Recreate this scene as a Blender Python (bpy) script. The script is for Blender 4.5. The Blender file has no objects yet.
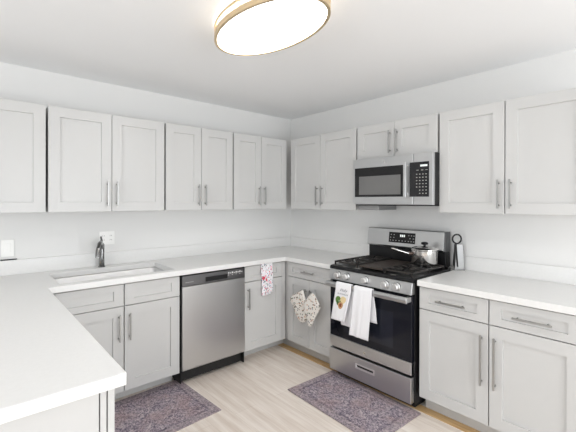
import bpy, bmesh, math, random
from math import sin, cos, pi, radians
from mathutils import Vector, Matrix
from mathutils.geometry import delaunay_2d_cdt

random.seed(4)
SC = bpy.context.scene
COL = SC.collection

# ------------------------------------------------------------------ camera
cam_data = bpy.data.cameras.new('camera')
cam = bpy.data.objects.new('camera', cam_data)
COL.objects.link(cam)
SC.camera = cam
YAW, PITCH, ROLL = radians(48.6991), radians(-0.1145), radians(0.1078)
F = Vector((cos(YAW) * cos(PITCH), sin(YAW) * cos(PITCH), sin(PITCH)))
R = Vector((sin(YAW), -cos(YAW), 0.0))
U = R.cross(F)
R2 = R * cos(ROLL) + U * sin(ROLL)
U2 = U * cos(ROLL) - R * sin(ROLL)
cam.matrix_world = Matrix(((R2.x, U2.x, -F.x, -2.9834), (R2.y, U2.y, -F.y, -3.3335),
                           (R2.z, U2.z, -F.z, 1.458), (0, 0, 0, 1)))
cam_data.sensor_width = 36.0
cam_data.lens = 36.0 * 365.69 / 576.0
cam_data.shift_x = (288 - 287.34) / 576.0
cam_data.shift_y = (201.98 - 216) / 576.0
cam_data.clip_start = 0.05

# ------------------------------------------------------------------ world, daylight, exposure
world = bpy.data.worlds.new('sky')
SC.world = world
world.use_nodes = True
bg = world.node_tree.nodes['Background']
bg.inputs['Color'].default_value = (0.92, 0.96, 1.0, 1)
bg.inputs['Strength'].default_value = 1.0

def added_light(name, loc, direction, sx, sy, power):  # area lamp added out of view to bring in daylight
    d = bpy.data.lights.new(name, 'AREA')
    d.shape = 'RECTANGLE'
    d.size, d.size_y = sx, sy
    d.energy = power
    d.color = (0.94, 0.972, 1.0)
    o = bpy.data.objects.new(name, d)
    COL.objects.link(o)
    o.location = loc
    o.rotation_euler = Vector(direction).to_track_quat('-Z', 'Y').to_euler()
    return o

added_light('added_daylight_rear', (-1.75, -6.25, 1.00), (0, 1, 0.06), 2.7, 2.2, 92)  # added lamp behind the camera, brightens the sink wall
added_light('added_daylight_side', (-5.80, -2.9, 1.40), (1, 0, 0.35), 2.6, 1.5, 58)  # added lamp out of view at the side, brightens the range wall
LAMP_STRENGTH = 11.0

SC.cycles.diffuse_bounces = 8
SC.view_settings.view_transform = 'Standard'
SC.view_settings.look = 'None'
SC.view_settings.exposure = -0.05
SC.view_settings.gamma = 1.0
SC.view_settings.use_curve_mapping = False

# ------------------------------------------------------------------ materials
def srgb(r, g, b):
    f = lambda c: (c / 255 / 12.92) if c <= 10 else ((c / 255 + 0.055) / 1.055) ** 2.4
    return (f(r), f(g), f(b), 1.0)

def mat(name, color, rough=0.5, metal=0.0, **kw):
    m = bpy.data.materials.new(name)
    m.use_nodes = True
    b = m.node_tree.nodes['Principled BSDF']
    b.inputs['Base Color'].default_value = color
    b.inputs['Roughness'].default_value = rough
    b.inputs['Metallic'].default_value = metal
    for k, v in kw.items():
        b.inputs[k.replace('_', ' ')].default_value = v
    return m

def nd(m, t, **kw):
    n = m.node_tree.nodes.new(t)
    for k, v in kw.items():
        setattr(n, k, v)
    return n

def lk(m, a, b):
    m.node_tree.links.new(a, b)

def bsdf(m):
    return m.node_tree.nodes['Principled BSDF']

def ramp(m, stops, fac):
    n = nd(m, 'ShaderNodeValToRGB')
    e = n.color_ramp.elements
    e[0].position, e[0].color = stops[0]
    e[1].position, e[1].color = stops[1]
    for p, c in stops[2:]:
        x = e.new(p)
        x.color = c
    lk(m, fac, n.inputs['Fac'])
    return n

def objco(m, scale=(1, 1, 1), rot=(0, 0, 0)):
    tc = nd(m, 'ShaderNodeTexCoord')
    mp = nd(m, 'ShaderNodeMapping')
    mp.inputs['Scale'].default_value = scale
    mp.inputs['Rotation'].default_value = rot
    lk(m, tc.outputs['Object'], mp.inputs['Vector'])
    return mp.outputs['Vector']

def noise(m, vec, scale, detail=3.0, rough=0.55):
    n = nd(m, 'ShaderNodeTexNoise')
    n.inputs['Scale'].default_value = scale
    n.inputs['Detail'].default_value = detail
    n.inputs['Roughness'].default_value = rough
    lk(m, vec, n.inputs['Vector'])
    return n

def bump(m, height, strength, dist=0.002):
    n = nd(m, 'ShaderNodeBump')
    n.inputs['Strength'].default_value = strength
    n.inputs['Distance'].default_value = dist
    lk(m, height, n.inputs['Height'])
    lk(m, n.outputs['Normal'], bsdf(m).inputs['Normal'])

def painted(name, color, rough, scale=90, strength=0.12):
    m = mat(name, color, rough)
    n = noise(m, objco(m), scale, 4)
    bump(m, n.outputs['Fac'], strength, 0.001)
    return m

M_WALL = painted('wall_paint', srgb(227, 227, 226), 0.75)
M_CEIL = painted('ceiling_paint', srgb(240, 241, 242), 0.85)
M_CAB = painted('cabinet_lacquer', srgb(198, 198, 197), 0.36, 40, 0.03)
M_KICK = painted('toe_kick_lacquer', srgb(192, 192, 191), 0.5, 40, 0.03)
M_NICKEL = mat('brushed_nickel', (0.40, 0.40, 0.395, 1), 0.30, 1.0)
M_CHROME = mat('chrome', (0.24, 0.24, 0.24, 1), 0.13, 1.0)
M_BLACK = mat('black_enamel', (0.012, 0.012, 0.013, 1), 0.28, Specular_IOR_Level=0.28)
M_MATTE = mat('matte_black', (0.018, 0.018, 0.018, 1), 0.6, Specular_IOR_Level=0.28)
M_IRON = painted('cast_iron', (0.022, 0.019, 0.017, 1), 0.5, 220, 0.4)
M_GLASS = mat('black_glass', (0.008, 0.009, 0.014, 1), 0.05, Specular_IOR_Level=0.28)
M_PANEL = mat('dark_panel', (0.02, 0.02, 0.022, 1), 0.2, Specular_IOR_Level=0.28)
M_MARK = mat('white_print', (0.8, 0.8, 0.8, 1), 0.5)
M_PLATE = mat('white_plastic', srgb(242, 242, 240), 0.4)
M_GOLD = mat('brushed_brass', (0.80, 0.64, 0.42, 1), 0.38, 1.0)

def brushed(name, color, rough, axis):
    m = mat(name, color, rough, 1.0)
    sc = [260, 260, 260]
    sc[axis] = 3
    v = objco(m, tuple(sc))
    n = noise(m, v, 1.0, 3)
    bump(m, n.outputs['Fac'], 0.10, 0.0006)
    mr = nd(m, 'ShaderNodeMapRange')
    mr.inputs['To Min'].default_value = rough - 0.06
    mr.inputs['To Max'].default_value = rough + 0.10
    lk(m, n.outputs['Fac'], mr.inputs['Value'])
    lk(m, mr.outputs['Result'], bsdf(m).inputs['Roughness'])
    return m

M_STEEL = brushed('stainless_steel', (0.55, 0.555, 0.56, 1), 0.30, 0)
M_STEELV = brushed('stainless_steel_upright_grain', (0.56, 0.565, 0.57, 1), 0.30, 2)
M_DSTEEL = brushed('dark_stainless', (0.17, 0.17, 0.175, 1), 0.32, 0)
M_SINK = brushed('sink_steel', (0.74, 0.74, 0.74, 1), 0.50, 0)
M_SATIN = mat('satin_aluminium', (0.86, 0.86, 0.86, 1), 0.30, 1.0)
M_POT = mat('polished_steel', (0.68, 0.67, 0.66, 1), 0.12, 1.0)

def quartz():
    m = mat('white_quartz', srgb(238, 238, 236), 0.33)
    n = noise(m, objco(m), 60, 6)
    r = ramp(m, [(0.3, srgb(226, 226, 225)), (0.7, srgb(229, 229, 228))], n.outputs['Fac'])
    lk(m, r.outputs['Color'], bsdf(m).inputs['Base Color'])
    return m
M_QUARTZ = quartz()

def floor_mat():
    m = mat('oak_planks', srgb(215, 200, 184), 0.42)
    v = objco(m, (1, 1, 1), (0, 0, pi / 2))
    b = nd(m, 'ShaderNodeTexBrick')
    b.offset = 0.37
    b.inputs['Scale'].default_value = 1.0
    b.inputs['Brick Width'].default_value = 1.22
    b.inputs['Row Height'].default_value = 0.178
    b.inputs['Mortar Size'].default_value = 0.0012
    b.inputs['Mortar Smooth'].default_value = 0.3
    b.inputs['Bias'].default_value = -0.1
    b.inputs['Color1'].default_value = srgb(243, 233, 223)
    b.inputs['Color2'].default_value = srgb(226, 213, 201)
    b.inputs['Mortar'].default_value = srgb(190, 174, 158)
    lk(m, v, b.inputs['Vector'])
    g = noise(m, objco(m, (16, 1.1, 1)), 1.6, 6, 0.6)
    r = ramp(m, [(0.30, srgb(203, 186, 172)), (0.62, srgb(250, 243, 236))], g.outputs['Fac'])
    g2 = noise(m, objco(m, (70, 2.5, 1)), 1.5, 4, 0.6)
    mx = nd(m, 'ShaderNodeMixRGB')
    mx.inputs['Fac'].default_value = 0.5
    lk(m, b.outputs['Color'], mx.inputs['Color1'])
    lk(m, r.outputs['Color'], mx.inputs['Color2'])
    mx2 = nd(m, 'ShaderNodeMixRGB', blend_type='MULTIPLY')
    mx2.inputs['Fac'].default_value = 0.35
    r2 = ramp(m, [(0.3, (0.80, 0.78, 0.76, 1)), (0.65, (1, 1, 1, 1))], g2.outputs['Fac'])
    lk(m, mx.outputs['Color'], mx2.inputs['Color1'])
    lk(m, r2.outputs['Color'], mx2.inputs['Color2'])
    lk(m, mx2.outputs['Color'], bsdf(m).inputs['Base Color'])
    bump(m, b.outputs['Fac'], -0.25, 0.001)
    return m
M_FLOOR = floor_mat()

def oak_strip():
    m = mat('golden_oak', srgb(206, 170, 118), 0.45)
    g = noise(m, objco(m, (60, 3, 3)), 1.5, 5)
    r = ramp(m, [(0.3, srgb(186, 146, 96)), (0.7, srgb(224, 192, 142))], g.outputs['Fac'])
    lk(m, r.outputs['Color'], bsdf(m).inputs['Base Color'])
    return m
M_OAK = oak_strip()

def rug_mat(name, hx, hy):
    """distressed woven pattern; object origin is the rug's middle, half sizes hx, hy"""
    m = mat(name, srgb(130, 118, 124), 0.95)
    v = objco(m)
    def math(op, a, b=None):
        n = nd(m, 'ShaderNodeMath', operation=op)
        for i, x in enumerate((a, b)):
            if x is None:
                continue
            if isinstance(x, (int, float)):
                n.inputs[i].default_value = x
            else:
                lk(m, x, n.inputs[i])
        return n.outputs[0]
    def mix(fac, a, b, blend='MIX'):
        n = nd(m, 'ShaderNodeMixRGB', blend_type=blend)
        for s, x in (('Fac', fac), ('Color1', a), ('Color2', b)):
            if isinstance(x, (int, float)):
                n.inputs[s].default_value = x
            elif isinstance(x, tuple):
                n.inputs[s].default_value = x
            else:
                lk(m, x, n.inputs[s])
        return n.outputs['Color']
    w = noise(m, v, 18, 3)
    warp = nd(m, 'ShaderNodeMixRGB', blend_type='ADD')
    warp.inputs['Fac'].default_value = 0.05
    lk(m, v, warp.inputs['Color1'])
    lk(m, w.outputs['Color'], warp.inputs['Color2'])
    vor = nd(m, 'ShaderNodeTexVoronoi', feature='F1')
    vor.inputs['Scale'].default_value = 17
    lk(m, warp.outputs['Color'], vor.inputs['Vector'])
    rings = math('MULTIPLY_ADD', math('SINE', math('MULTIPLY', vor.outputs['Distance'], 24.0)), 0.5)
    rings.node.inputs[2].default_value = 0.5
    fld = ramp(m, [(0.0, srgb(116, 110, 124)), (0.45, srgb(158, 146, 158)), (1.0, srgb(196, 184, 188))], rings)
    n2 = noise(m, v, 52, 4, 0.75)
    c = mix(0.55, fld.outputs['Color'],
            ramp(m, [(0.38, srgb(84, 80, 98)), (0.5, srgb(158, 145, 156)), (0.62, srgb(214, 200, 200))],
                 n2.outputs['Fac']).outputs['Color'])
    n3 = noise(m, v, 6, 3)
    c = mix(ramp(m, [(0.45, (0, 0, 0, 1)), (0.65, (0.5, 0.5, 0.5, 1))], n3.outputs['Fac']).outputs['Color'], c, srgb(176, 150, 148))
    # border bands measured from the rug's edges
    sep = nd(m, 'ShaderNodeSeparateXYZ')
    lk(m, v, sep.inputs[0])
    ex = math('SUBTRACT', hx, math('ABSOLUTE', sep.outputs['X']))
    ey = math('SUBTRACT', hy, math('ABSOLUTE', sep.outputs['Y']))
    e = math('MULTIPLY', math('MINIMUM', ex, ey), 5.0)
    bands = ramp(m, [(0.0, (0.55, 0.53, 0.55, 1)), (0.06, (1, 1, 1, 1)), (0.26, (1, 1, 1, 1)), (0.29, (0.45, 0.43, 0.50, 1)),
                     (0.36, (0.5, 0.48, 0.55, 1)), (0.40, (1, 1, 1, 1)), (0.50, (1, 1, 1, 1)), (0.53, (0.6, 0.58, 0.64, 1)), (0.57, (1, 1, 1, 1))], e)
    c = mix(0.5, c, bands.outputs['Color'], 'MULTIPLY')
    tint = ramp(m, [(0.26, (1, 1, 1, 1)), (0.30, (0, 0, 0, 1))], e)
    c = mix(math('MULTIPLY', tint.outputs['Color'], 0.35), c, srgb(178, 164, 164))
    n4 = noise(m, v, 105, 3)
    sp = ramp(m, [(0.36, (0.46, 0.46, 0.51, 1)), (0.54, (1.0, 1.0, 1.0, 1))], n4.outputs['Fac'])
    c = mix(0.75, c, sp.outputs['Color'], 'MULTIPLY')
    lk(m, c, bsdf(m).inputs['Base Color'])
    bump(m, n4.outputs['Fac'], 0.6, 0.004)
    return m

def flecked(name, base, cols, scale, size):
    """white cotton printed with small coloured motifs"""
    m = mat(name, base, 0.9)
    v = objco(m)
    out = None
    for k, c in enumerate(cols):
        mp = nd(m, 'ShaderNodeMapping')
        mp.inputs['Location'].default_value = (0.37 * k, 0.71 * k, 0.53 * k)
        lk(m, v, mp.inputs['Vector'])
        vo = nd(m, 'ShaderNodeTexVoronoi')
        vo.inputs['Scale'].default_value = scale
        lk(m, mp.outputs['Vector'], vo.inputs['Vector'])
        r = ramp(m, [(size, (1, 1, 1, 1)), (size + 0.05, (0, 0, 0, 1))], vo.outputs['Distance'])
        mx = nd(m, 'ShaderNodeMixRGB')
        lk(m, r.outputs['Color'], mx.inputs['Fac'])
        if out is None:
            mx.inputs['Color1'].default_value = base
        else:
            lk(m, out, mx.inputs['Color1'])
        mx.inputs['Color2'].default_value = c
        out = mx.outputs['Color']
    lk(m, out, bsdf(m).inputs['Base Color'])
    return m

M_TOWEL = painted('white_cotton', srgb(240, 240, 243), 0.95, 400, 0.5)
M_PRINTED = flecked('flower_print_cotton', srgb(238, 236, 240),
                    [srgb(60, 70, 80), srgb(214, 90, 110), srgb(225, 150, 170), srgb(110, 140, 130), srgb(120, 130, 170)], 42, 0.20)
M_MITT = flecked('leaf_print_quilting', srgb(232, 228, 222),
                 [srgb(120, 92, 74), srgb(80, 84, 92), srgb(196, 152, 120), srgb(110, 120, 96)], 36, 0.20)
M_RIM = mat('grey_binding', srgb(120, 116, 112), 0.9)

m = mat('lit_diffuser', (0.9, 0.9, 0.88, 1), 0.5)
bsdf(m).inputs['Emission Color'].default_value = (1.0, 0.995, 0.99, 1)
bsdf(m).inputs['Emission Strength'].default_value = LAMP_STRENGTH
M_LIT = m
m = mat('lit_side_band', (0.9, 0.9, 0.88, 1), 0.5)
bsdf(m).inputs['Emission Color'].default_value = (1.0, 0.995, 0.99, 1)
bsdf(m).inputs['Emission Strength'].default_value = 1.9
M_BAND = m
m = mat('clock_digits', (0.2, 0.2, 0.2, 1), 0.5)
bsdf(m).inputs['Emission Color'].default_value = (0.95, 1.0, 0.98, 1)
bsdf(m).inputs['Emission Strength'].default_value = 0.9
M_DIGIT = m

# ------------------------------------------------------------------ mesh helpers
class MB:
    def __init__(self):
        self.b = bmesh.new()

    def box(self, x0, x1, y0, y1, z0, z1):
        x0, x1 = sorted((x0, x1)); y0, y1 = sorted((y0, y1)); z0, z1 = sorted((z0, z1))
        v = [self.b.verts.new(p) for p in ((x0, y0, z0), (x1, y0, z0), (x1, y1, z0), (x0, y1, z0),
                                           (x0, y0, z1), (x1, y0, z1), (x1, y1, z1), (x0, y1, z1))]
        for f in ((3, 2, 1, 0), (4, 5, 6, 7), (0, 1, 5, 4), (1, 2, 6, 5), (2, 3, 7, 6), (3, 0, 4, 7)):
            self.b.faces.new([v[i] for i in f])
        return self

    def loft(self, rings, cap=True, closed=True):
        rv = [[self.b.verts.new(p) for p in r] for r in rings]
        n = len(rv[0])
        for a, c in zip(rv, rv[1:]):
            for i in range(n if closed else n - 1):
                j = (i + 1) % n
                self.b.faces.new((a[i], a[j], c[j], c[i]))
        if cap and closed:
            self.b.faces.new(list(reversed(rv[0])))
            self.b.faces.new(rv[-1])
        return self

    def tube(self, pts, r, seg=12, cap=True, closed=False):
        pts = [Vector(p) for p in pts]
        n = len(pts)
        rad = r if isinstance(r, (list, tuple)) else [r] * n
        rings = []
        up = None
        for i, p in enumerate(pts):
            if closed:
                t = (pts[(i + 1) % n] - pts[i - 1]).normalized()
            else:
                t = (pts[min(i + 1, n - 1)] - pts[max(i - 1, 0)]).normalized()
            if up is None:
                up = Vector((0, 0, 1)) if abs(t.z) < 0.9 else Vector((1, 0, 0))
            s = t.cross(up).normalized()
            up = s.cross(t).normalized()
            rings.append([p + (s * cos(a) + up * sin(a)) * rad[i] for a in (2 * pi * k / seg for k in range(seg))])
        if closed:
            rings.append(rings[0])
            return self.loft(rings, cap=False)
        return self.loft(rings, cap=cap)

    def lathe(self, prof, center=(0, 0, 0), seg=32, axis='z', sx=1.0, sy=1.0):
        c = Vector(center)
        rings = []
        for r, h in prof:
            ring = []
            for k in range(seg):
                a = 2 * pi * k / seg
                p = Vector((r * sx * cos(a), r * sy * sin(a), h))
                if axis == 'y':
                    p = Vector((p.x, -p.z, p.y))
                elif axis == 'x':
                    p = Vector((p.z, p.x, p.y))
                ring.append(c + p)
            rings.append(ring)
        return self.loft(rings)

    def prism(self, poly, d0, d1, plane='xz'):
        """outline in plane xz (depth along y), yz (depth along x) or xy (depth along z)"""
        def P(a, c, d):
            return {'xz': (a, d, c), 'yz': (d, a, c), 'xy': (a, c, d)}[plane]
        return self.loft([[P(a, c, d0) for a, c in poly], [P(a, c, d1) for a, c in poly]])

    def shaker(self, x0, x1, z0, z1, yf, thick=0.02, rail=0.070, depth=0.011, railz=None):
        """framed door with a sunken middle panel; front faces -y"""
        def rect(i, y, k=None):
            if k is not None:
                return [(x0 + i, y, z0 + k), (x1 - i, y, z0 + k), (x1 - i, y, z1 - k), (x0 + i, y, z1 - k)]
            return [(x0 + i, y, z0 + i), (x1 - i, y, z0 + i), (x1 - i, y, z1 - i), (x0 + i, y, z1 - i)]
        e = 0.0015
        return self.loft([rect(0, yf + thick), rect(0, yf + e), rect(e, yf), rect(rail, yf, railz or rail),
                          rect(rail + 0.002, yf + depth, (railz or rail) + 0.002)])

    def build(self, name, material, parent=None, bevel=0.0, smooth=False, seg=2):
        bmesh.ops.recalc_face_normals(self.b, faces=self.b.faces)
        me = bpy.data.meshes.new(name)
        self.b.to_mesh(me)
        self.b.free()
        me.materials.append(material)
        if smooth:
            me.polygons.foreach_set('use_smooth', [True] * len(me.polygons))
            me.set_sharp_from_angle(angle=radians(38))
        o = bpy.data.objects.new(name, me)
        COL.objects.link(o)
        o.parent = parent
        if bevel:
            bv = o.modifiers.new('soft_edges', 'BEVEL')
            bv.width, bv.segments, bv.limit_method, bv.angle_limit = bevel, seg, 'ANGLE', radians(40)
        return o

def thing(name, label, cat, loc=(0, 0, 0), rotz=0.0, group=None):
    o = bpy.data.objects.new(name, None)
    COL.objects.link(o)
    o.location, o.rotation_euler = loc, (0, 0, rotz)
    o.empty_display_size = 0.1
    o['label'], o['category'] = label, cat
    if group:
        o['group'] = group
    return o

def struct(o):
    o['kind'] = 'structure'
    return o

# ------------------------------------------------------------------ setting
H = 2.453
X0, Y0 = -5.5, -6.0
struct(MB().box(X0 - 0.15, 0.15, Y0 - 0.15, 0.15, -0.10, 0).build('floor', M_FLOOR))
struct(MB().box(X0 - 0.15, 0.15, Y0 - 0.15, 0.15, H, H + 0.10).build('ceiling', M_CEIL))
struct(MB().box(X0 - 0.15, 0.15, 0, 0.15, 0, H).build('wall_back', M_WALL))
struct(MB().box(0, 0.15, Y0, 0, 0, H).build('wall_right', M_WALL))
# wall behind the camera and a side wall, unseen, with openings added to let daylight in
a = MB()
a.box(X0, -3.15, Y0 - 0.15, Y0, 0, H).box(-0.35, 0, Y0 - 0.15, Y0, 0, H).box(-3.15, -0.35, Y0 - 0.15, Y0, 2.25, H)
struct(a.build('wall_front', M_WALL))
a = MB()
a.box(X0 - 0.15, X0, Y0, -4.25, 0, H).box(X0 - 0.15, X0, -1.55, 0, 0, H)
a.box(X0 - 0.15, X0, -4.25, -1.55, 0, 0.65).box(X0 - 0.15, X0, -4.25, -1.55, 2.25, H)
struct(a.build('wall_left', M_WALL))
a = MB()
for x in (-3.15, -1.78, -0.41):
    a.box(x, x + 0.06, Y0 - 0.09, Y0 - 0.03, 0.0, 2.25)
a.box(-3.09, -0.41, Y0 - 0.09, Y0 - 0.03, 0.0, 0.06).box(-3.09, -0.41, Y0 - 0.09, Y0 - 0.03, 2.19, 2.25)
struct(a.build('added_window_1', M_PLATE))  # frame of the unseen rear opening, added with it
a = MB()
for y in (-4.25, -2.93, -1.61):
    a.box(X0 - 0.09, X0 - 0.03, y, y + 0.06, 0.65, 2.25)
a.box(X0 - 0.09, X0 - 0.03, -4.19, -1.61, 0.65, 0.71).box(X0 - 0.09, X0 - 0.03, -4.19, -1.61, 2.19, 2.25)
struct(a.build('added_window_2', M_PLATE))  # frame of the side opening, likewise added out of view
# golden strip of flooring along the cabinets of the range wall
struct(MB().box(-0.612, -0.536, -3.0, -0.486, 0.0, 0.0025).build('trim_1', M_OAK))

# ------------------------------------------------------------------ cabinets
A90 = -pi / 2

def pull(parent, axis, cx, cz, yf, length):
    """bar pull on a face at y = yf (front is -y)"""
    m_ = MB()
    h, off = length / 2, 0.032
    w = 0.0055
    if axis == 'z':
        m_.box(cx - w, cx + w, yf - off - 0.005, yf - off + 0.005, cz - h, cz + h)
        for s in (-1, 1):
            m_.tube([(cx, yf, cz + s * (h - 0.022)), (cx, yf - off, cz + s * (h - 0.022))], 0.0055, 10)
    else:
        m_.box(cx - h, cx + h, yf - off - 0.005, yf - off + 0.005, cz - w, cz + w)
        for s in (-1, 1):
            m_.tube([(cx + s * (h - 0.022), yf, cz), (cx + s * (h - 0.022), yf - off, cz)], 0.0055, 10)
    return m_.build('handle', M_NICKEL, parent, 0.0018)

def door(parent, x0, x1, z0, z1, yf, handle=None, hz=None, length=0.19, rail=0.070, off=0.032):
    d = MB().shaker(x0, x1, z0, z1, yf, rail=rail).build('door', M_CAB, parent)
    if handle:
        hx = x1 - off if handle == 'right' else x0 + off
        pull(d, 'z', hx, hz, yf, length)
    return d

def drawer(parent, x0, x1, z0, z1, yf, name='drawer', handle=True, length=0.19):
    d = MB().shaker(x0, x1, z0, z1, yf, rail=0.064, railz=0.043).build(name, M_CAB, parent)
    if handle:
        pull(d, 'x', (x0 + x1) / 2, (z0 + z1) / 2, yf, length)
    return d

G = 0.004
ZUB, ZUT, DU, DB = 1.378, 2.120, 0.332, 0.625

def wall_cabinet(label, x_or_y, w, rot, doors, zb=ZUB, zt=ZUT, hoff=0.04, depth=DU, group='white upper wall cabinets'):
    loc = (x_or_y, 0, zb) if rot == 0 else (0, x_or_y, zb)
    t = thing('wall_cabinet', label, 'cabinet', loc, rot, group)
    h = zt - zb
    MB().box(0.009, w - 0.009, -depth + 0.022, -0.002, 0, h).build('carcass', M_CAB, t, 0.001)
    L = 0.19
    for x0, x1, side in doors:
        door(t, x0, x1, 0.0, h, -depth, side, hoff + L / 2, L)
    return t

def pair(w):
    return [(0.007, w / 2 - 0.002, 'right'), (w / 2 + 0.002, w - 0.007, 'left')]

wall_cabinet('upper wall cabinet over the peninsula, past the wide pair above the sink', -3.40, 0.835, 0,
             [(0.005, 0.415, 'right'), (0.418, 0.830, None)])
wall_cabinet('wide two-door upper wall cabinet directly above the sink', -2.562, 0.842, 0, pair(0.842))
wall_cabinet('two-door upper wall cabinet above the dishwasher', -1.720, 0.678, 0, pair(0.678))
w4 = 1.042 - 0.345
wall_cabinet('two-door upper wall cabinet on the sink wall ending at the room corner', -1.042, w4, 0,
             [(0.007, 0.338, 'right'), (0.342, w4 - 0.016, 'left')])
wB = 1.262 - 0.345
wall_cabinet('two-door upper wall cabinet on the range wall between corner and microwave', -0.345, wB, A90,
             [(0.030, 0.461, 'right'), (0.465, wB - 0.007, 'left')])
wall_cabinet('short two-door wall cabinet over the microwave', -1.264, 0.760, A90,
             [(0.007, 0.381, 'right'), (0.385, 0.753, 'left')], zb=1.828, hoff=0.030)
wall_cabinet('large two-door upper wall cabinet beside the microwave over the short worktop', -2.026, 0.905, A90,
             [(0.007, 0.444, 'right'), (0.450, 0.900, 'left')], hoff=0.035)

CT = 0.918
CTH = 0.040
ZD0, ZD1 = 0.108, 0.868
ZS = 0.728                      # seam between drawers and doors

def base_body(t, w, kick=0.09, depth=DB):  # kick: how far the toe board stands back
    MB().box(0.004, w - 0.004, -depth + 0.022, -0.002, 0.105, CT - CTH - 0.001).build('carcass', M_CAB, t, 0.001)
    MB().box(0.004, w - 0.004, -depth + kick, -0.01, 0.0, 0.104).build('toe_kick', M_KICK, t)

# sink base
t = thing('base_cabinet', 'two-door base cabinet under the sink with two plain drawer fronts', 'cabinet', (-2.562, 0, 0), 0, 'base cabinets')
w = 0.842
b = MB()
# open top around the basin
b.box(0.004, 0.02, -DB + 0.022, -0.002, 0.105, 0.877).box(w - 0.02, w - 0.004, -DB + 0.022, -0.002, 0.105, 0.877)
b.box(0.02, w - 0.02, -DB + 0.022, -0.002, 0.105, 0.123).box(0.02, w - 0.02, -0.018, -0.002, 0.123, 0.877)
b.box(0.02, w - 0.02, -DB + 0.022, -DB + 0.030, 0.123, 0.877)
b.build('carcass', M_CAB, t)
MB().box(-0.08, w - 0.004, -DB + 0.14, -0.01, 0.0, 0.104).build('toe_kick', M_KICK, t)
for x0, x1, side in ((0.003, w / 2 - 0.004, 'right'), (w / 2 + 0.004, w - 0.006, 'left')):
    drawer(t, x0, x1, ZS - 0.012, ZD1, -DB, 'drawer_front', False)
    door(t, x0, x1, ZD0, ZS - 0.017, -DB, side, 0.567, 0.19)
MB().box(-0.082, -0.001, -DB + 0.002, -DB + 0.022, ZD0, ZD1).build('filler', M_CAB, t)

# corner base on the sink wall
t = thing('base_cabinet', 'narrow base cabinet in the corner beside the dishwasher with a printed towel', 'cabinet', (-1.113, 0, 0), 0, 'base cabinets')
w = 0.445
base_body(t, w, 0.14)
drawer(t, 0.004, w - 0.006, ZS + 0.003, ZD1, -DB, handle=False)
door(t, 0.004, w - 0.006, ZD0, ZS - 0.003, -DB, 'left', 0.58, 0.19)
MB().box(w - 0.004, w + 0.040, -DB + 0.002, -DB + 0.022, ZD0, ZD1).build('filler', M_CAB, t)
MB().box(w - 0.004, w + 0.132, -DB + 0.14, -DB + 0.155, 0.0, 0.104).build('toe_kick', M_KICK, t)

# base beside the range on the range wall
t = thing('base_cabinet', 'base cabinet between corner and range with two oven mitts on its doors', 'cabinet', (0, -0.655, 0), A90, 'base cabinets')
w = 0.594
base_body(t, w)
drawer(t, 0.004, w - 0.006, ZS + 0.008, ZD1, -DB, length=0.16)
door(t, 0.004, 0.294, ZD0, ZS + 0.002, -DB, 'right', 0.555, 0.19)
door(t, 0.298, w - 0.006, ZD0, ZS + 0.002, -DB, 'left', 0.555, 0.19)
MB().box(-0.050, 0.0, -DB + 0.012, -DB + 0.022, ZD0, ZD1).build('filler', M_CAB, t)
MB().box(-0.170, 0.004, -DB + 0.09, -DB + 0.105, 0.0, 0.104).build('toe_kick', M_KICK, t)

# base past the range
t = thing('base_cabinet', 'wide two-drawer two-door base cabinet past the range with long pulls', 'cabinet', (0, -2.033, 0), A90, 'base cabinets')
w = 0.905
base_body(t, w)
for x0, x1, side in ((0.004, 0.447, 'right'), (0.454, w - 0.004, 'left')):
    drawer(t, x0, x1, ZS - 0.006, ZD1, -DB)
    door(t, x0, x1, ZD0, ZS - 0.012, -DB, side, 0.50, 0.305, off=0.034)

# peninsula base
t = thing('base_cabinet', 'base cabinet under the peninsula worktop showing its plain end panel', 'cabinet', (-3.236, -2.115, 0), pi / 2, 'base cabinets')
w = 1.455
MB().box(0.0, w, -0.558, -0.002, 0.0, CT - CTH - 0.001).build('end_panel', M_CAB, t, 0.001)
MB().box(0.002, w, -0.580, -0.562, 0.108, 0.872).build('face_frame', M_CAB, t, 0.001)
MB().box(0.01, w, -0.510, -0.40, 0.0, 0.10).build('toe_kick', M_KICK, t)
for k in range(3):
    x0 = 0.002 + k * 0.478
    drawer(t, x0, x0 + 0.472, ZS, ZD1, -0.604)
    door(t, x0, x0 + 0.472, ZD0, ZS - 0.006, -0.604, 'right', 0.58, 0.19)

# ------------------------------------------------------------------ worktops
def slab(xs, ys, keep, z0, z1):
    m_ = MB()
    V = {}
    def v(i, j, z):
        k = (i, j, z)
        if k not in V:
            V[k] = m_.b.verts.new((xs[i], ys[j], z))
        return V[k]
    n, k_ = len(xs) - 1, len(ys) - 1
    on = lambda i, j: 0 <= i < n and 0 <= j < k_ and keep((xs[i] + xs[i + 1]) / 2, (ys[j] + ys[j + 1]) / 2)
    for i in range(n):
        for j in range(k_):
            if not on(i, j):
                continue
            m_.b.faces.new((v(i, j, z1), v(i + 1, j, z1), v(i + 1, j + 1, z1), v(i, j + 1, z1)))
            m_.b.faces.new((v(i, j, z0), v(i, j + 1, z0), v(i + 1, j + 1, z0), v(i + 1, j, z0)))
            for di, dj, p, q in ((-1, 0, (i, j), (i, j + 1)), (1, 0, (i + 1, j), (i + 1, j + 1)),
                                 (0, -1, (i, j), (i + 1, j)), (0, 1, (i, j + 1), (i + 1, j + 1))):
                if not on(i + di, j + dj):
                    m_.b.faces.new((v(*p, z0), v(*q, z0), v(*q, z1), v(*p, z1)))
    bmesh.ops.recalc_face_normals(m_.b, faces=m_.b.faces)
    bmesh.ops.dissolve_limit(m_.b, angle_limit=0.01, verts=m_.b.verts, edges=m_.b.edges)
    return m_

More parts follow.
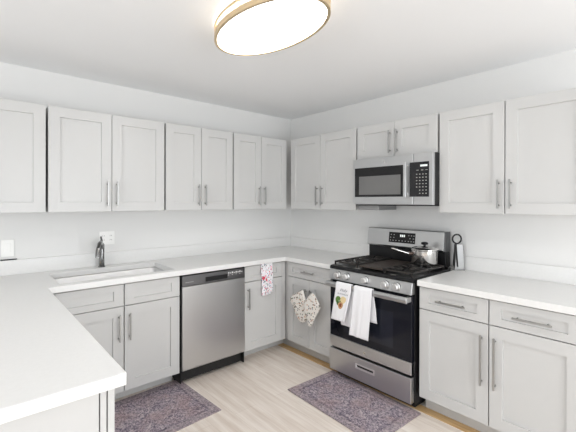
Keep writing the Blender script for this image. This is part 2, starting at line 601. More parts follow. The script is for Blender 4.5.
PX, PE, DC = -2.603, -2.136, -0.6525
SX0, SX1, SY0, SY1 = -2.525, -1.735, -0.575, -0.140
def keep(x, y):
    if SX0 < x < SX1 and SY0 < y < SY1:
        return False
    return y > DC or x < PX or (x > DC and y > -1.250)
t = thing('countertop', 'long white quartz worktop running from peninsula along the sink to the range', 'countertop', (0, 0, 0))
slab([-3.40, PX, SX0, SX1, DC, -0.002], [PE, -1.250, DC, SY0, SY1, -0.002], keep, CT - CTH, CT).build('worktop', M_QUARTZ, t, 0.003)
BS = 0.108
MB().box(-3.40, -0.002, -0.021, -0.002, CT, CT + BS).build('backsplash', M_QUARTZ, t, 0.002)
MB().box(-0.021, -0.002, -1.249, -0.0215, CT, CT + BS).build('backsplash', M_QUARTZ, t, 0.002)
t = thing('countertop', 'short white quartz worktop past the range under the large wall cabinet', 'countertop', (0, 0, 0))
MB().box(DC, -0.002, -2.945, -2.033, CT - CTH, CT).build('worktop', M_QUARTZ, t, 0.003)
MB().box(-0.021, -0.002, -2.945, -2.033, CT, CT + BS).build('backsplash', M_QUARTZ, t, 0.002)

# ------------------------------------------------------------------ sink and faucet
t = thing('sink', 'undermount stainless steel sink basin set in the white worktop', 'sink', ((SX0 + SX1) / 2, (SY0 + SY1) / 2, 0.70))
def rrect(hx, hy, r, z, n=6):
    pts = []
    for cx, cy, a0 in ((hx - r, hy - r, 0), (-hx + r, hy - r, 90), (-hx + r, -hy + r, 180), (hx - r, -hy + r, 270)):
        for k in range(n + 1):
            a = radians(a0 + 90 * k / n)
            pts.append((cx + r * cos(a), cy + r * sin(a), z))
    return pts
hx, hy = (SX1 - SX0) / 2, (SY1 - SY0) / 2
zt = CT - CTH - 0.70 - 0.002
m_ = MB()
m_.loft([rrect(hx + 0.012, hy + 0.012, 0.05, zt), rrect(hx - 0.002, hy - 0.002, 0.045, zt), rrect(hx - 0.008, hy - 0.008, 0.045, zt - 0.01),
         rrect(hx - 0.014, hy - 0.014, 0.045, 0.03), rrect(hx - 0.035, hy - 0.035, 0.04, 0.004), rrect(0.05, 0.05, 0.045, 0.0)], cap=False)
m_.b.faces.new([m_.b.verts.new(p) for p in rrect(0.05, 0.05, 0.045, 0.0)])
bmesh.ops.remove_doubles(m_.b, verts=m_.b.verts, dist=1e-5)
o = m_.build('basin', M_SINK, t, smooth=True)
s = o.modifiers.new('sheet', 'SOLIDIFY'); s.thickness = 0.0012; s.offset = -1
MB().lathe([(0.042, 0.001), (0.042, 0.003), (0.034, 0.004), (0.030, 0.002)], seg=28).build('drain', M_CHROME, t, smooth=True)

t = thing('faucet', 'chrome pull-out kitchen faucet standing behind the sink', 'faucet', (-2.150, -0.085, CT))
MB().lathe([(0.026, 0.0), (0.026, 0.006), (0.021, 0.012), (0.0195, 0.10), (0.021, 0.15), (0.020, 0.185), (0.012, 0.198)], seg=24).build('body', M_CHROME, t, smooth=True)
pts = [(0, -0.004, 0.150), (-0.010, -0.03, 0.190), (-0.026, -0.07, 0.208), (-0.046, -0.115, 0.200), (-0.060, -0.145, 0.170)]
MB().tube(pts, [0.016, 0.016, 0.0155, 0.015, 0.016], 14).build('spout', M_CHROME, t, smooth=True)
MB().tube([(-0.0595, -0.144, 0.172), (-0.066, -0.160, 0.130), (-0.067, -0.164, 0.100)], [0.017, 0.021, 0.021], 14).build('spray_head', M_CHROME, t, smooth=True)
MB().tube([(0, 0, 0.195), (0.001, 0.008, 0.215), (0.002, 0.026, 0.236), (0.003, 0.034, 0.242)], [0.011, 0.008, 0.007, 0.0075], 12).build('lever', M_CHROME, t, smooth=True)

# ------------------------------------------------------------------ wall plates
def wall_plate(name, label, cat, x, z, w_, h_, kind):
    t_ = thing(name, label, cat, (x, 0, z), 0)
    MB().box(-w_ / 2, w_ / 2, -0.007, -0.0005, -h_ / 2, h_ / 2).build('cover_plate', M_PLATE, t_, 0.002)
    if kind == 'double':
        for cx in (-0.029, 0.029):
            d = MB().box(cx - 0.0165, cx + 0.0165, -0.0095, -0.007, -0.034, 0.034).build('socket', M_PLATE, t_, 0.001)
            for cz in (-0.017, 0.017):
                for sx in (-0.006, 0.006):
                    MB().box(cx + sx - 0.0012, cx + sx + 0.0012, -0.0099, -0.0094, cz - 0.004, cz + 0.005).build('slot', M_MATTE, d)
    else:
        MB().box(-0.017, 0.017, -0.010, -0.007, -0.034, 0.034).build('rocker', M_PLATE, t_, 0.0015)
wall_plate('outlet', 'white double outlet plate on the wall behind the faucet', 'outlet', -2.088, 1.146, 0.120, 0.112, 'double')
wall_plate('light_switch', 'white switch plate low on the sink wall above the peninsula', 'switch', -2.757, 1.114, 0.075, 0.122, 'rocker')
o = MB().tube([(-2.800, -0.012, CT + BS + 0.005), (-2.795, -0.012, CT + BS + 0.005), (-2.71, -0.012, CT + BS + 0.005), (-2.702, -0.012, CT + BS + 0.005)],
              [0.002, 0.004, 0.004, 0.003], 10).build('dark_strip', M_MATTE, None, smooth=True)  # dark line along the backsplash top, built as a slim strip
o['label'], o['category'] = 'thin dark strip lying on the backsplash ledge under the switch plate', 'dark_strip'

# ------------------------------------------------------------------ dishwasher
t = thing('dishwasher', 'stainless steel dishwasher under the worktop with dark control strip', 'dishwasher', (-1.717, 0, 0), 0)
w = 0.600
MB().box(0.006, w - 0.006, -0.585, -0.03, 0.02, 0.868).build('tub', M_MATTE, t)
MB().prism([(-0.586, 0.118), (-0.640, 0.118), (-0.647, 0.126), (-0.647, 0.782), (-0.586, 0.782)], 0.005, w - 0.007, 'yz').build('door_panel', M_STEELV, t, 0.003)
cp = MB().box(0.005, w - 0.007, -0.645, -0.587, 0.785, 0.866)
cp = cp.build('control_panel', M_DSTEEL, t, 0.003)
MB().box(0.205, 0.415, -0.6470, -0.6449, 0.798, 0.836).build('pocket_handle', M_BLACK, cp, 0.0015)
for k in range(8):
    x = 0.422 + k * 0.019
    hh = (0.013, 0.008, 0.014, 0.006)[k % 4]
    MB().box(x, x + 0.011, -0.6462, -0.6448, 0.836, 0.836 + hh).build('button_mark', M_MARK, cp)
    if k % 2 == 0:
        MB().box(x, x + 0.008, -0.6462, -0.6448, 0.822, 0.827).build('button_mark', M_MARK, cp)
MB().box(0.03, 0.10, -0.6462, -0.6448, 0.812, 0.818).build('badge', mat('grey_print_badge', (0.3, 0.3, 0.3, 1), 0.5), cp)
MB().box(0.006, w - 0.006, -0.500, -0.485, 0.0, 0.112).build('toe_kick', M_MATTE, t)
MB().box(-0.001, 0.004, -0.628, -0.04, 0.02, 0.872).build('side_strip', M_MATTE, t)
MB().box(w - 0.009, w, -0.628, -0.04, 0.02, 0.872).build('side_strip', M_MATTE, t)

# ------------------------------------------------------------------ gas range
RW = 0.757
t = thing('range', 'stainless steel gas range with black oven door and five knobs', 'stove', (0, -1.255, 0), A90)
MB().box(0.0, RW, -0.640, -0.03, 0.045, 0.893).build('body', M_BLACK, t, 0.002)
MB().box(0.02, RW - 0.02, -0.60, -0.05, 0.0, 0.045).build('plinth', M_MATTE, t)
MB().prism([(-0.030, 0.893), (-0.655, 0.893), (-0.676, 0.896), (-0.676, 0.908), (-0.668, 0.921), (-0.640, 0.925), (-0.03, 0.925)],
           -0.004, RW + 0.004, 'yz').build('cooktop', M_BLACK, t, 0.003)
MB().prism([(-0.640, 0.811), (-0.690, 0.811), (-0.675, 0.895), (-0.640, 0.892)], 0.0, RW, 'yz').build('control_panel', M_STEEL, t, 0.003)
for k, x in enumerate((0.095, 0.188, 0.369, 0.548, 0.640)):
    kn = MB().lathe([(0.029, 0.0), (0.029, 0.006), (0.0255, 0.008), (0.0245, 0.032), (0.020, 0.037)], (x, -0.682, 0.853), 24, 'y')
    kn.build('knob', M_SATIN, t, smooth=True)
    MB().lathe([(0.031, 0.0), (0.031, 0.004)], (x, -0.6805, 0.853), 24, 'y').build('knob_ring', M_BLACK, t)
# oven door
od = MB().box(0.004, RW - 0.004, -0.676, -0.644, 0.257, 0.802).build('oven_door', M_GLASS, t, 0.003)
MB().box(0.004, RW - 0.004, -0.683, -0.640, 0.256, 0.344).build('door_rail', M_STEEL, od, 0.003)
MB().box(0.15, RW - 0.15, -0.6768, -0.6755, 0.40, 0.66).build('window', mat('oven_window', (0.014, 0.016, 0.024, 1), 0.04, Specular_IOR_Level=0.4), od)
MB().lathe([(0.011, 0.0), (0.011, 0.0012)], (0.36, -0.683, 0.292), 20, 'y').build('emblem', M_POT, od)
hb = MB().prism([(-0.728, 0.757), (-0.742, 0.763), (-0.745, 0.785), (-0.740, 0.801), (-0.728, 0.804)], 0.006, RW - 0.006, 'yz')
hb = hb.build('oven_handle', M_STEEL, t, 0.003)
for x in (0.006, RW - 0.034):
    MB().box(x, x + 0.028, -0.730, -0.676, 0.764, 0.800).build('bracket', M_STEEL, hb, 0.003)
# drawer
dr = MB().box(0.004, RW - 0.004, -0.684, -0.640, 0.058, 0.238).build('storage_drawer', M_STEEL, t, 0.004)
fr = MB()
fr.loft([[(x, y, z) for x, y, z in r] for r in (
    [(0.275, -0.683, 0.150), (0.455, -0.683, 0.150), (0.455, -0.683, 0.192), (0.275, -0.683, 0.192)],
    [(0.275, -0.688, 0.150), (0.455, -0.688, 0.150), (0.455, -0.688, 0.192), (0.275, -0.688, 0.192)],
    [(0.286, -0.688, 0.162), (0.444, -0.688, 0.162), (0.444, -0.688, 0.182), (0.286, -0.688, 0.182)],
    [(0.288, -0.6845, 0.164), (0.442, -0.6845, 0.164), (0.442, -0.6845, 0.180), (0.288, -0.6845, 0.180)])], cap=False)
fr.build('pull_frame', M_SATIN, dr)
MB().box(0.286, 0.444, -0.6842, -0.682, 0.165, 0.177).build('pull_recess', M_BLACK, dr)
# backguard
BX0, BX1 = -0.017, 0.715
MB().prism([(-0.112, 0.925), (-0.035, 0.925), (-0.035, 1.205), (-0.112, 1.205)], BX0 + 0.004, BX1 + 0.008, 'yz').build('backguard_base', M_BLACK, t, 0.003)
bgd = MB().prism([(-0.113, 1.062), (-0.128, 1.055), (-0.136, 1.066), (-0.118, 1.210), (-0.110, 1.216), (-0.05, 1.216), (-0.05, 1.206), (-0.113, 1.206)], BX0, BX1, 'yz').build('backguard', M_STEEL, t, 0.002)
MB().box(BX1 + 0.0005, BX1 + 0.010, -0.118, -0.036, 1.055, 1.214).build('end_cap', M_DSTEEL, t)
def on_bg(z, d):                # point on the tilted face
    return -0.136 + (z - 1.066) * 0.125 - d
dp = MB().prism([(on_bg(1.096, 0.0015), 1.096), (on_bg(1.186, 0.0015), 1.186), (on_bg(1.186, -0.003), 1.186), (on_bg(1.096, -0.003), 1.096)],
                0.213, 0.469, 'yz').build('display', M_BLACK, t)
for k in range(3):
    x = 0.325 + k * 0.017
    MB().box(x, x + 0.012, on_bg(1.156, 0.0025), on_bg(1.156, 0.001), 1.144, 1.168).build('clock_digit', M_DIGIT, dp)
M_GPRINT = mat('grey_print', (0.42, 0.42, 0.42, 1), 0.5)
for z, xs in ((1.114, (0.235, 0.262, 0.29, 0.322, 0.352, 0.382, 0.412, 0.437, 0.46)), (1.164, (0.24, 0.27, 0.412, 0.437, 0.46)), (1.139, (0.235, 0.267, 0.425, 0.457))):
    for x in xs:
        MB().box(x - 0.009, x + 0.001, on_bg(z, 0.0025), on_bg(z, 0.001), z - 0.003, z + 0.003).build('button_mark', M_GPRINT, dp)

def grate(x0, x1, y0, y1):
    g = MB()
    z0, z1 = 0.944, 0.958
    w_ = 0.006
    for x in (x0, x1 - 2 * w_):
        g.box(x, x + 2 * w_, y0, y1, z0, z1)
    for y in (y0, (y0 + y1) / 2 - w_, y1 - 2 * w_):
        g.box(x0, x1, y, y + 2 * w_, z0, z1)
    cx = (x0 + x1) / 2
    for cy in (y0 + (y1 - y0) * 0.25, y0 + (y1 - y0) * 0.75):
        for k in range(8):
            a_ = k * pi / 4 + pi / 8
            r0, r1 = 0.030, 0.115
            p = [(cx + r0 * cos(a_), cy + r0 * sin(a_), z1 - 0.003), (cx + r1 * cos(a_), cy + r1 * sin(a_), z1 - 0.004)]
            p[1] = (min(max(p[1][0], x0), x1), min(max(p[1][1], y0), y1), p[1][2])
            g.tube(p, 0.0055, 8)
    for x in (x0 + w_, x1 - w_):
        for y in (y0 + w_, (y0 + y1) / 2, y1 - w_):
            g.box(x - w_, x + w_, y - w_, y + w_, 0.924, z0)
    return g.build('grate', M_IRON, t, 0.0015)
GY0, GY1 = -0.640, -0.165
grate(0.018, 0.258, GY0, GY1)
grate(0.499, 0.739, GY0, GY1)
gp = MB().box(0.268, 0.489, GY0 + 0.01, GY1 - 0.005, 0.936, 0.950)
for y in (GY0 + 0.04, GY1 - 0.04):
    for x in (0.285, 0.480):
        gp.box(x - 0.006, x + 0.006, y - 0.006, y + 0.006, 0.924, 0.937)
rust = painted('seasoned_griddle_iron', (0.045, 0.034, 0.028, 1), 0.5, 120, 0.3)
gp = gp.build('griddle', rust, t, 0.003)
for x in (0.138, 0.619):
    for cy in (GY0 + (GY1 - GY0) * 0.25, GY0 + (GY1 - GY0) * 0.75):
        MB().lathe([(0.05, 0.924), (0.048, 0.930), (0.036, 0.932), (0.036, 0.938), (0.030, 0.941)], (x, cy, 0), 24).build('burner', M_IRON, t, smooth=True)
for x in (0.115, 0.250, 0.57):
    MB().box(x, x + 0.045, -0.652, -0.647, 0.9245, 0.9285).build('grate_rest', M_POT, t, 0.001)
MB().tube([(RW - 0.012, -0.075, 0.927), (RW + 0.002, -0.09, 0.930), (RW + 0.002, -0.135, 0.930)], [0.02, 0.022, 0.016], 12).build('steel_piece', M_POT, t, smooth=True)  # small steel piece of unknown use at the cooktop's rear corner

# ------------------------------------------------------------------ microwave
MWW = 0.734
t = thing('microwave', 'stainless over-the-range microwave with black window and keypad', 'microwave', (0, -1.298, 1.430), A90)
hM = 0.392
MB().box(0.0, MWW, -0.395, -0.004, 0.006, hM).build('housing', M_MATTE, t, 0.002)
MB().box(0.02, MWW - 0.02, -0.405, -0.05, -0.006, 0.006).build('underside', M_BLACK, t, 0.002)
MB().box(0.030, 0.240, -0.385, -0.12, -0.045, -0.006).build('vent_grille', mat('grey_filter', (0.30, 0.30, 0.30, 1), 0.5, 0.6), t, 0.002)
dpan = MB().box(0.0, 0.572, -0.424, -0.396, 0.002, hM).build('door', M_STEEL, t, 0.003)
MB().box(0.020, 0.504, -0.4262, -0.4235, 0.066, 0.314).build('window_frame', M_BLACK, dpan, 0.001)
MB().box(0.066, 0.468, -0.4272, -0.426, 0.084, 0.240).build('window_mesh', mat('perforated_screen', (0.15, 0.15, 0.148, 1), 0.35), dpan)
MB().lathe([(0.010, 0.0), (0.010, 0.0012)], (0.315, -0.424, 0.352), 20, 'y').build('emblem', M_POT, dpan)
hn = MB().box(0.510, 0.532, -0.4620, -0.4520, 0.060, 0.330)
hn.box(0.514, 0.528, -0.4520, -0.424, 0.075, 0.095).box(0.514, 0.528, -0.4520, -0.424, 0.300, 0.320)
hn.build('handle', M_STEEL, dpan, 0.003)
MB().box(0.575, MWW, -0.424, -0.396, 0.002, hM).build('control_panel', M_STEEL, t, 0.003)
kp = MB().box(0.545, 0.702, -0.4268, -0.4242, 0.064, 0.326).build('keypad', M_PANEL, t, 0.001)
MB().box(0.634, 0.690, -0.4278, -0.4265, 0.290, 0.304).build('clock', M_DIGIT, kp)
M_KEY = mat('keypad_print', (0.36, 0.36, 0.34, 1), 0.5)
for r_ in range(7):
    for c_ in range(4):
        if r_ in (0, 1) and c_ == 0:
            continue
        x, z = 0.600 + c_ * 0.025, 0.086 + r_ * 0.024
        MB().box(x, x + 0.010, -0.4276, -0.4265, z, z + 0.0065).build('key', M_KEY, kp)
for x in (0.603, 0.640, 0.675):
    MB().box(x, x + 0.018, -0.4276, -0.4265, 0.262, 0.266).build('key', M_KEY, kp)

# ------------------------------------------------------------------ saucepan on the range
t = thing('saucepan', 'polished steel saucepan with lid and black knob on the range', 'pan', (-0.235, -1.865, 0.9585))
MB().lathe([(0.088, 0.0), (0.099, 0.004), (0.102, 0.012), (0.102, 0.112), (0.106, 0.116), (0.106, 0.119), (0.099, 0.119)], seg=48).build('pot', M_POT, t, smooth=True)
ld = MB().lathe([(0.105, 0.1195), (0.105, 0.124), (0.092, 0.132), (0.055, 0.142), (0.02, 0.145)], seg=48).build('lid', M_POT, t, smooth=True)
MB().lathe([(0.010, 0.143), (0.009, 0.152), (0.026, 0.158), (0.029, 0.167), (0.022, 0.175), (0.008, 0.178)], seg=24).build('lid_knob', M_BLACK, ld, smooth=True)
hd = Vector((-0.72, 0.66, 0)).normalized()
P = lambda r_, z: tuple(hd * r_ + Vector((0, 0, z)))
MB().tube([P(0.100, 0.082), P(0.135, 0.088), P(0.19, 0.104), P(0.245, 0.122), P(0.262, 0.126)], [0.010, 0.009, 0.009, 0.0105, 0.006], 12).build('handle', M_POT, t, smooth=True)
MB().tube([P(0.100, 0.082), P(0.125, 0.086)], 0.0135, 12).build('ferrule', mat('copper_brown', (0.12, 0.085, 0.07, 1), 0.35, 0.6), t, smooth=True)

# ------------------------------------------------------------------ upright grater beside the range
t = thing('grater', 'upright steel grater with black loop handle beside the range backguard', 'grater', (-0.070, -2.060, CT), radians(-38))
def frust(wb, db, wt, dt, z0, z1):
    f = lambda w_, d_, z: [(-w_, -d_, z), (w_, -d_, z), (w_, d_, z), (-w_, d_, z)]
    return MB().loft([f(wb, db, z0), f(wt, dt, z1)])
frust(0.038, 0.022, 0.027, 0.016, 0.012, 0.205).build('blades', mat('tinned_steel', (0.34, 0.34, 0.34, 1), 0.45, 1.0), t, 0.002)
frust(0.041, 0.025, 0.040, 0.024, 0.0, 0.014).build('foot', mat('grey_rubber', (0.25, 0.25, 0.25, 1), 0.6), t, 0.002)
MB().tube([(-0.018, -0.026, 0.03), (-0.026, -0.024, 0.12), (-0.030, -0.016, 0.215)], [0.004, 0.006, 0.006], 10).build('side_rail', M_MATTE, t, smooth=True)
MB().tube([(-0.018 + 0.035 * cos(a_), -0.01, 0.247 + 0.035 * sin(a_)) for a_ in (2 * pi * k / 28 for k in range(28))], 0.0062, 10, closed=True).build('loop_handle', M_BLACK, t, smooth=True)

# ------------------------------------------------------------------ cloths
def cloth(name, label, rows, material, ncol=18, fold=0.004, thick=0.004, folds=2.5, phase=0.0, group=None):
    """rows: (x, z, y_start, y_end, looseness) along the cloth; columns run between the two y"""
    m_ = MB()
    g = []
    # resample rows
    fine = []
    for a_, b_ in zip(rows, rows[1:]):
        d = math.dist(a_[:2], b_[:2])
        n = max(1, int(d / 0.012))
        for k in range(n):
            f = k / n
            fine.append([p + (q - p) * f for p, q in zip(a_, b_)])
    fine.append(list(rows[-1]))
    def at(row, u):
        x, z, ya, yb, lo = row
        wv = fold * lo * (sin(u * folds * 2 * pi + phase) + 0.4 * sin(u * folds * 4.3 * pi + 1 + phase))
        return (x - abs(wv) if x < -0.70 else x - wv * 0.3, ya + (yb - ya) * u, z)
    for row in fine:
        g.append([m_.b.verts.new(at(row, c / ncol)) for c in range(ncol + 1)])
    for r0, r1 in zip(g, g[1:]):
        for i in range(ncol):
            m_.b.faces.new((r0[i], r0[i + 1], r1[i + 1], r1[i]))
    o_ = m_.build(name, material, None, smooth=True)
    s_ = o_.modifiers.new('cloth', 'SOLIDIFY'); s_.thickness = thick; s_.offset = 0
    o_['label'], o_['category'] = label, 'towel'
    if group:
        o_['group'] = group
    return o_, fine, at

def over_bar(back, front):
    """front/back: (z_bottom, y0, y1 at the bottom); both share the top edge"""
    (zb, b0, b1), (zf, f0, f1), (t0, t1) = back, front[:3], front[3]
    xb, xf, zt_ = -0.7215, -0.7500, 0.8115
    rows = [(-0.700, zb, b0, b1, 0.8), (-0.706, (zb + 0.76) / 2, (b0 + t0) / 2, (b1 + t1) / 2, 0.6), (xb - 0.001, 0.752, t0, t1, 0.2), (xb - 0.001, 0.800, t0, t1, 0.1), (-0.728, zt_, t0, t1, 0.05),
            (-0.743, zt_, t0, t1, 0.05), (xf - 0.001, 0.800, t0, t1, 0.1), (xf - 0.002, 0.757, t0, t1, 0.3), (xf - 0.003, zf, f0, f1, 1.0)]
    return rows

rows = over_bar((0.462, -1.400, -1.545), (0.508, -1.338, -1.474, (-1.385, -1.540)))
tw, fine, at = cloth('dish_towel', 'white dish towel printed with an avocado on the oven handle', rows, M_TOWEL, group='towels on the oven handle')
# printed motif on the front sheet
front = [r for r in fine if r[0] < -0.7505]
def print_patch(name, poly, material, lift):
    """poly in sheet coordinates: u across 0..1, v metres down from the handle; follows the cloth"""
    m_ = MB()
    def P_(u, v):
        z = 0.800 - v
        k = min(range(len(front)), key=lambda i: abs(front[i][1] - z))
        a_ = front[max(0, min(k, len(front) - 2))]
        b_ = front[max(0, min(k, len(front) - 2)) + 1]
        f = (z - a_[1]) / (b_[1] - a_[1]) if b_[1] != a_[1] else 0
        row = [p + (q - p) * f for p, q in zip(a_, b_)]
        x, y, zz = at(row, u)
        return (x - 0.0022 - lift, y, zz)
    cu, cv = sum(p[0] for p in poly) / len(poly), sum(p[1] for p in poly) / len(poly)
    rings = [[m_.b.verts.new(P_(cu + (u - cu) * s_, cv + (v - cv) * s_)) for u, v in poly] for s_ in (1, 0.66, 0.33)]
    c = m_.b.verts.new(P_(cu, cv))
    n = len(poly)
    for a_, b_ in zip(rings, rings[1:]):
        for i in range(n):
            m_.b.faces.new((a_[i], a_[(i + 1) % n], b_[(i + 1) % n], b_[i]))
    for i in range(n):
        m_.b.faces.new((rings[-1][i], rings[-1][(i + 1) % n], c))
    return m_.build(name, material, tw)
def ell(cu, cv, ru, rv, rot=0, n=20, w_=0.145):
    out = []
    for k in range(n):
        a_ = 2 * pi * k / n
        x, y = ru * cos(a_), rv * sin(a_) * (1.0 + 0.18 * sin(a_))
        out.append((cu + (x * cos(rot) - y * sin(rot)) / w_, cv + (x * sin(rot) + y * cos(rot))))
    return out
C_ = lambda n, r_, g_, b_: mat(n, srgb(r_, g_, b_), 0.9)
print_patch('avocado_half', ell(0.30, 0.125, 0.026, 0.036, -0.5), C_('avocado_green', 92, 128, 60), 0.0004)
print_patch('avocado_half', ell(0.62, 0.118, 0.027, 0.034, 0.3), C_('avocado_flesh', 226, 206, 160), 0.0004)
print_patch('leaf_mark', ell(0.30, 0.150, 0.012, 0.020, -0.6), C_('leaf_green', 60, 92, 50), 0.0008)
print_patch('avocado_half', ell(0.52, 0.162, 0.026, 0.028, 0), C_('avocado_rind', 196, 150, 110), 0.0010)
print_patch('avocado_stone', ell(0.52, 0.162, 0.013, 0.015, 0), C_('avocado_stone', 130, 74, 48), 0.0014)
# lettering above the motif
def lettering(txt, size, u0, v0, name):
    cu = bpy.data.curves.new(name, 'FONT')
    cu.body, cu.size, cu.align_x = txt, size, 'CENTER'
    cu.shear = 0.2
    tmp = bpy.data.objects.new(name, cu)
    COL.objects.link(tmp)
    dg_ = bpy.context.evaluated_depsgraph_get()
    me = bpy.data.meshes.new_from_object(tmp.evaluated_get(dg_))
    bpy.data.objects.remove(tmp)
    for v in me.vertices:
        u, vv = u0 + v.co.x / 0.145, v0 - v.co.y
        z = 0.800 - vv
        row = min(front, key=lambda r_: abs(r_[1] - z))
        x, y, _ = at(row, max(0, min(1, u)))
        v.co = (x - 0.0032, y, z)
    me.materials.clear()
    me.materials.append(C_('ink_grey', 120, 120, 130))
    o_ = bpy.data.objects.new(name, me)
    COL.objects.link(o_)
    o_.parent = tw
lettering('Holy', 0.034, 0.55, 0.052, 'lettering')
lettering('GUACAMOLE', 0.0165, 0.52, 0.079, 'lettering')

rows = over_bar((0.552, -1.600, -1.742), (0.428, -1.528, -1.704, (-1.566, -1.730)))
cloth('dish_towel', 'plain white dish towel folded over the oven handle beside the printed one', rows, M_TOWEL, fold=0.006, folds=1.5, phase=1.1, group='towels on the oven handle')

# printed towel tucked over the corner drawer: built along y, then turned to face the sink wall's front
M_FL1, M_FL2 = C_('flower_red', 214, 84, 104), C_('flower_pink', 236, 168, 184)
def corner_towel():
    t_ = thing('dish_towel', 'narrow flower-printed towel tucked over the corner drawer beside the dishwasher', 'towel', (0, 0, 0))
    def strip(x0, x1, zb, y, dx, th):
        m_ = MB()
        g = []
        prof = [(-0.616, 0.850), (-0.616, 0.8725), (-0.622, 0.8745), (y, 0.8735), (y - 0.002, 0.855)]
        n = 24
        prof += [(y - 0.003 - 0.003 * sin(k / n * pi), 0.855 + (zb - 0.855) * k / n) for k in range(1, n + 1)]
        for yy, z in prof:
            f = max(0, (0.87 - z) / 0.3)
            g.append([m_.b.verts.new((x0 + dx * f + (x1 - x0) * c / 10, yy - 0.004 * f * sin(c / 10 * 7 + zb * 9), z)) for c in range(11)])
        for r0, r1 in zip(g, g[1:]):
            for i in range(10):
                m_.b.faces.new((r0[i], r0[i + 1], r1[i + 1], r1[i]))
        o_ = m_.build('fold', M_PRINTED, t_, smooth=True)
        s_ = o_.modifiers.new('cloth', 'SOLIDIFY'); s_.thickness = th; s_.offset = 0
    strip(-0.936, -0.830, 0.580, -0.634, 0.012, 0.004)
    strip(-0.898, -0.808, 0.605, -0.642, 0.008, 0.004)
    for k, (fx, fz, fr_) in enumerate(((-0.915, 0.745, 0.017), (-0.893, 0.760, 0.012), (-0.880, 0.728, 0.013), (-0.838, 0.700, 0.010))):
        MB().lathe([(fr_, 0.0), (fr_ * 0.9, 0.0012)], (fx, -0.6500, fz), 7, 'y').build('printed_flower', (M_FL1, M_FL2)[k % 2], t_)
corner_towel()

# ------------------------------------------------------------------ oven mitts on the door pulls
def puffy(name, poly, thick, parent, material, y0, step=0.009):
    """quilted pad: outline in x-z, swelling to +-thick around y0"""
    V = [Vector(p) for p in poly]
    # refine outline
    edge = []
    n = len(V)
    for i in range(n):
        p0, p1, p2, p3 = V[i - 1], V[i], V[(i + 1) % n], V[(i + 2) % n]
        k = max(1, int((p2 - p1).length / step))
        for j in range(k):
            s_ = j / k
            edge.append(0.5 * ((2 * p1) + (p2 - p0) * s_ + (2 * p0 - 5 * p1 + 4 * p2 - p3) * s_ * s_ + (3 * p1 - p0 - 3 * p2 + p3) * s_ ** 3))
    ne = len(edge)
    def dist(p):
        best = 9
        for i in range(ne):
            a_, b_ = edge[i], edge[(i + 1) % ne]
            ab = b_ - a_
            q = a_ + ab * max(0, min(1, (p - a_).dot(ab) / max(ab.length_squared, 1e-12)))
            best = min(best, (p - q).length)
        return best
    def inside(p):
        c = False
        for i in range(ne):
            a_, b_ = edge[i], edge[(i + 1) % ne]
            if (a_.y > p.y) != (b_.y > p.y) and p.x < (b_.x - a_.x) * (p.y - a_.y) / (b_.y - a_.y) + a_.x:
                c = not c
        return c
    pts = list(edge)
    xs = [p.x for p in edge]; zs = [p.y for p in edge]
    x = min(xs)
    while x < max(xs):
        z = min(zs)
        while z < max(zs):
            p = Vector((x + random.uniform(-.001, .001), z))
            if inside(p) and dist(p) > step * 0.5:
                pts.append(p)
            z += step
        x += step
    res = delaunay_2d_cdt(pts, [(i, (i + 1) % ne) for i in range(ne)], [], 1, 1e-6)
    vs, fs = res[0], res[2]
    m_ = MB()
    h = []
    for p in vs:
        d = dist(p)
        q = min(1.0, d / 0.028)
        quilt = 0.88 + 0.12 * abs(sin((p.x + p.y) * 90) * sin((p.x - p.y) * 90))
        h.append(max(0.0012, thick * math.sqrt(max(0, 1 - (1 - q) ** 2)) * quilt))
    f_ = [m_.b.verts.new((p.x, y0 - hh, p.y)) for p, hh in zip(vs, h)]
    b_ = [m_.b.verts.new((p.x, y0 + hh, p.y)) for p, hh in zip(vs, h)]
    cnt = {}
    for f in fs:
        m_.b.faces.new([f_[i] for i in f])
        m_.b.faces.new([b_[i] for i in reversed(f)])
        for i in range(len(f)):
            e_ = (f[i], f[(i + 1) % len(f)])
            cnt[e_] = 1
    for (i, j) in list(cnt):
        if (j, i) not in cnt:
            m_.b.faces.new((f_[i], f_[j], b_[j], b_[i]))
    return m_.build(name, material, parent, smooth=True), edge

def mitt(label, poly, cuff, loop, y0):
    t_ = thing('oven_mitt', label, 'oven mitt', (0, 0, 0), A90, 'oven mitts on the cabinet doors')
    p_, edge = puffy('mitt', [(-y, z) for y, z in poly], 0.015, t_, M_MITT, y0)
    c_ = [(-y, z) for y, z in cuff]
    MB().tube([(c_[0][0], y0, c_[0][1]), ((c_[0][0] + c_[1][0]) / 2, y0 - 0.006, (c_[0][1] + c_[1][1]) / 2), (c_[1][0], y0, c_[1][1])], 0.0045, 8).build('cuff_binding', M_RIM, t_, smooth=True)
    MB().tube([(-loop[0][0], y0, loop[0][1]), (-loop[1][0], loop[1][2], loop[1][1]), (-loop[2][0], y0 + 0.004, loop[2][1])], 0.0022, 8).build('hanging_loop', M_RIM, t_, smooth=True)

LM = [(-0.761, 0.546), (-0.919, 0.649), (-0.952, 0.611), (-0.976, 0.563), (-0.992, 0.504), (-1.004, 0.435), (-0.984, 0.388), (-0.941, 0.358), (-0.888, 0.360), (-0.841, 0.413), (-0.802, 0.473)]
RM = [(-1.060, 0.650), (-1.110, 0.633), (-1.164, 0.555), (-1.160, 0.528), (-1.105, 0.440), (-1.072, 0.376), (-1.045, 0.354), (-1.020, 0.362), (-1.014, 0.405), (-0.990, 0.424), (-0.967, 0.490), (-0.962, 0.535), (-1.005, 0.592)]
mitt('leaf-print oven mitt hanging nearer the corner, cuff tilted towards the corner', LM, [LM[0], LM[1]], [(-0.915, 0.640), (-0.934, 0.652, -0.650), (-0.945, 0.625)], -0.684)
mitt('leaf-print oven mitt hanging next to the range, cuff tilted towards the range', RM, [RM[0], RM[2]], [(-1.058, 0.640), (-0.985, 0.652, -0.650), (-1.045, 0.625)], -0.704)

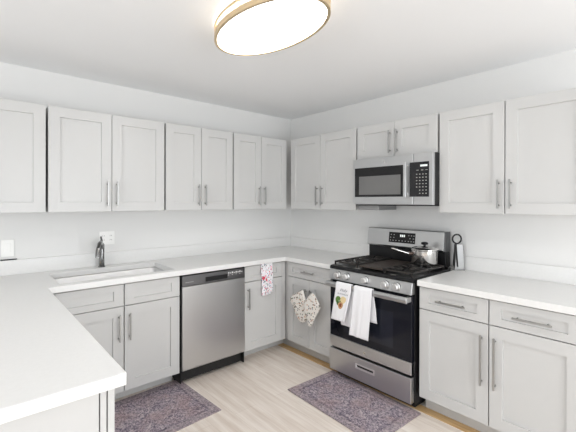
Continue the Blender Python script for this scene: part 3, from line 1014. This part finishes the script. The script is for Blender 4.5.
# ------------------------------------------------------------------ rugs
def rug(label, cx, cy, hx, hy, rot, material):
    m_ = MB()
    n = 40
    f = lambda s_, z: [(-hx * s_, -hy * s_, z), (hx * s_, -hy * s_, z), (hx * s_, hy * s_, z), (-hx * s_, hy * s_, z)]
    m_.loft([f(1, 0), f(1, 0.004), f(0.996, 0.0065)])
    o_ = m_.build('rug', material, None)
    o_.location, o_.rotation_euler = (cx, cy, 0.0), (0, 0, rot)
    o_['label'], o_['category'], o_['group'] = label, 'rug', 'faded kitchen rugs'
    return o_
rug('faded mauve patterned rug lying in front of the sink cabinet', -2.047, -0.834, 0.385, 0.306, radians(3.0), rug_mat('rug_weave', 0.385, 0.305))
rug('faded mauve patterned rug lying in front of the range', -0.882, -1.640, 0.253, 0.412, radians(-2.0), rug_mat('rug_weave_long', 0.253, 0.412))
bpy.data.objects['rug.001'].location.z = 0.003

# ------------------------------------------------------------------ ceiling light
t = thing('ceiling_light', 'oval flush ceiling light with two brass rings and white diffuser', 'ceiling light', (-1.792, -1.820, 2.354))
AX, AY = 0.226, 0.392
def oval_ring(name, ax, ay, z0, z1, wd, material, parent):
    n = 96
    m_ = MB()
    rings = []
    for k in range(n + 1):
        a_ = 2 * pi * (k % n) / n
        c, s_ = cos(a_), sin(a_)
        rings.append([(ax * c, ay * s_, z0), (ax * c, ay * s_, z1), ((ax - wd) * c, (ay - wd) * s_, z1), ((ax - wd) * c, (ay - wd) * s_, z0)])
    m_.loft(rings, cap=False)
    bmesh.ops.remove_doubles(m_.b, verts=m_.b.verts, dist=1e-6)
    return m_.build(name, material, parent, smooth=True)
oval_ring('lower_ring', AX, AY, -0.002, 0.026, 0.017, M_GOLD, t)
oval_ring('upper_ring', AX, AY, 0.050, 0.066, 0.010, M_GOLD, t)
for k in range(6):
    a_ = 2 * pi * k / 6 + 0.17
    x, y = (AX - 0.003) * cos(a_), (AY - 0.003) * sin(a_)
    MB().tube([(x, y, 0.02), (x, y, 0.060)], 0.003, 8).build('rod', M_GOLD, t)
df = MB()
n = 72
prof = [(0.05, -0.010), (0.5, -0.008), (0.85, -0.003), (1.0, 0.004), (1.0, 0.020), (0.05, 0.020)]
df.loft([[((AX - 0.0175) * s_ * cos(2 * pi * k / n), (AY - 0.0175) * s_ * sin(2 * pi * k / n), z) for k in range(n)] for s_, z in prof])
df.build('diffuser', M_LIT, t, smooth=True)
sb = MB()
sb.loft([[((AX - 0.023) * cos(2 * pi * k / n), (AY - 0.023) * sin(2 * pi * k / n), z) for k in range(n)] for z in (0.021, 0.066, 0.070)])
sb.build('side_band', M_BAND, t, smooth=True)
cn = MB()
cn.loft([[((AX - 0.05) * cos(2 * pi * k / n), (AY - 0.05) * sin(2 * pi * k / n), z) for k in range(n)] for z in (0.0705, 0.1005)])
cn.build('ceiling_pan', M_PLATE, t, smooth=True)
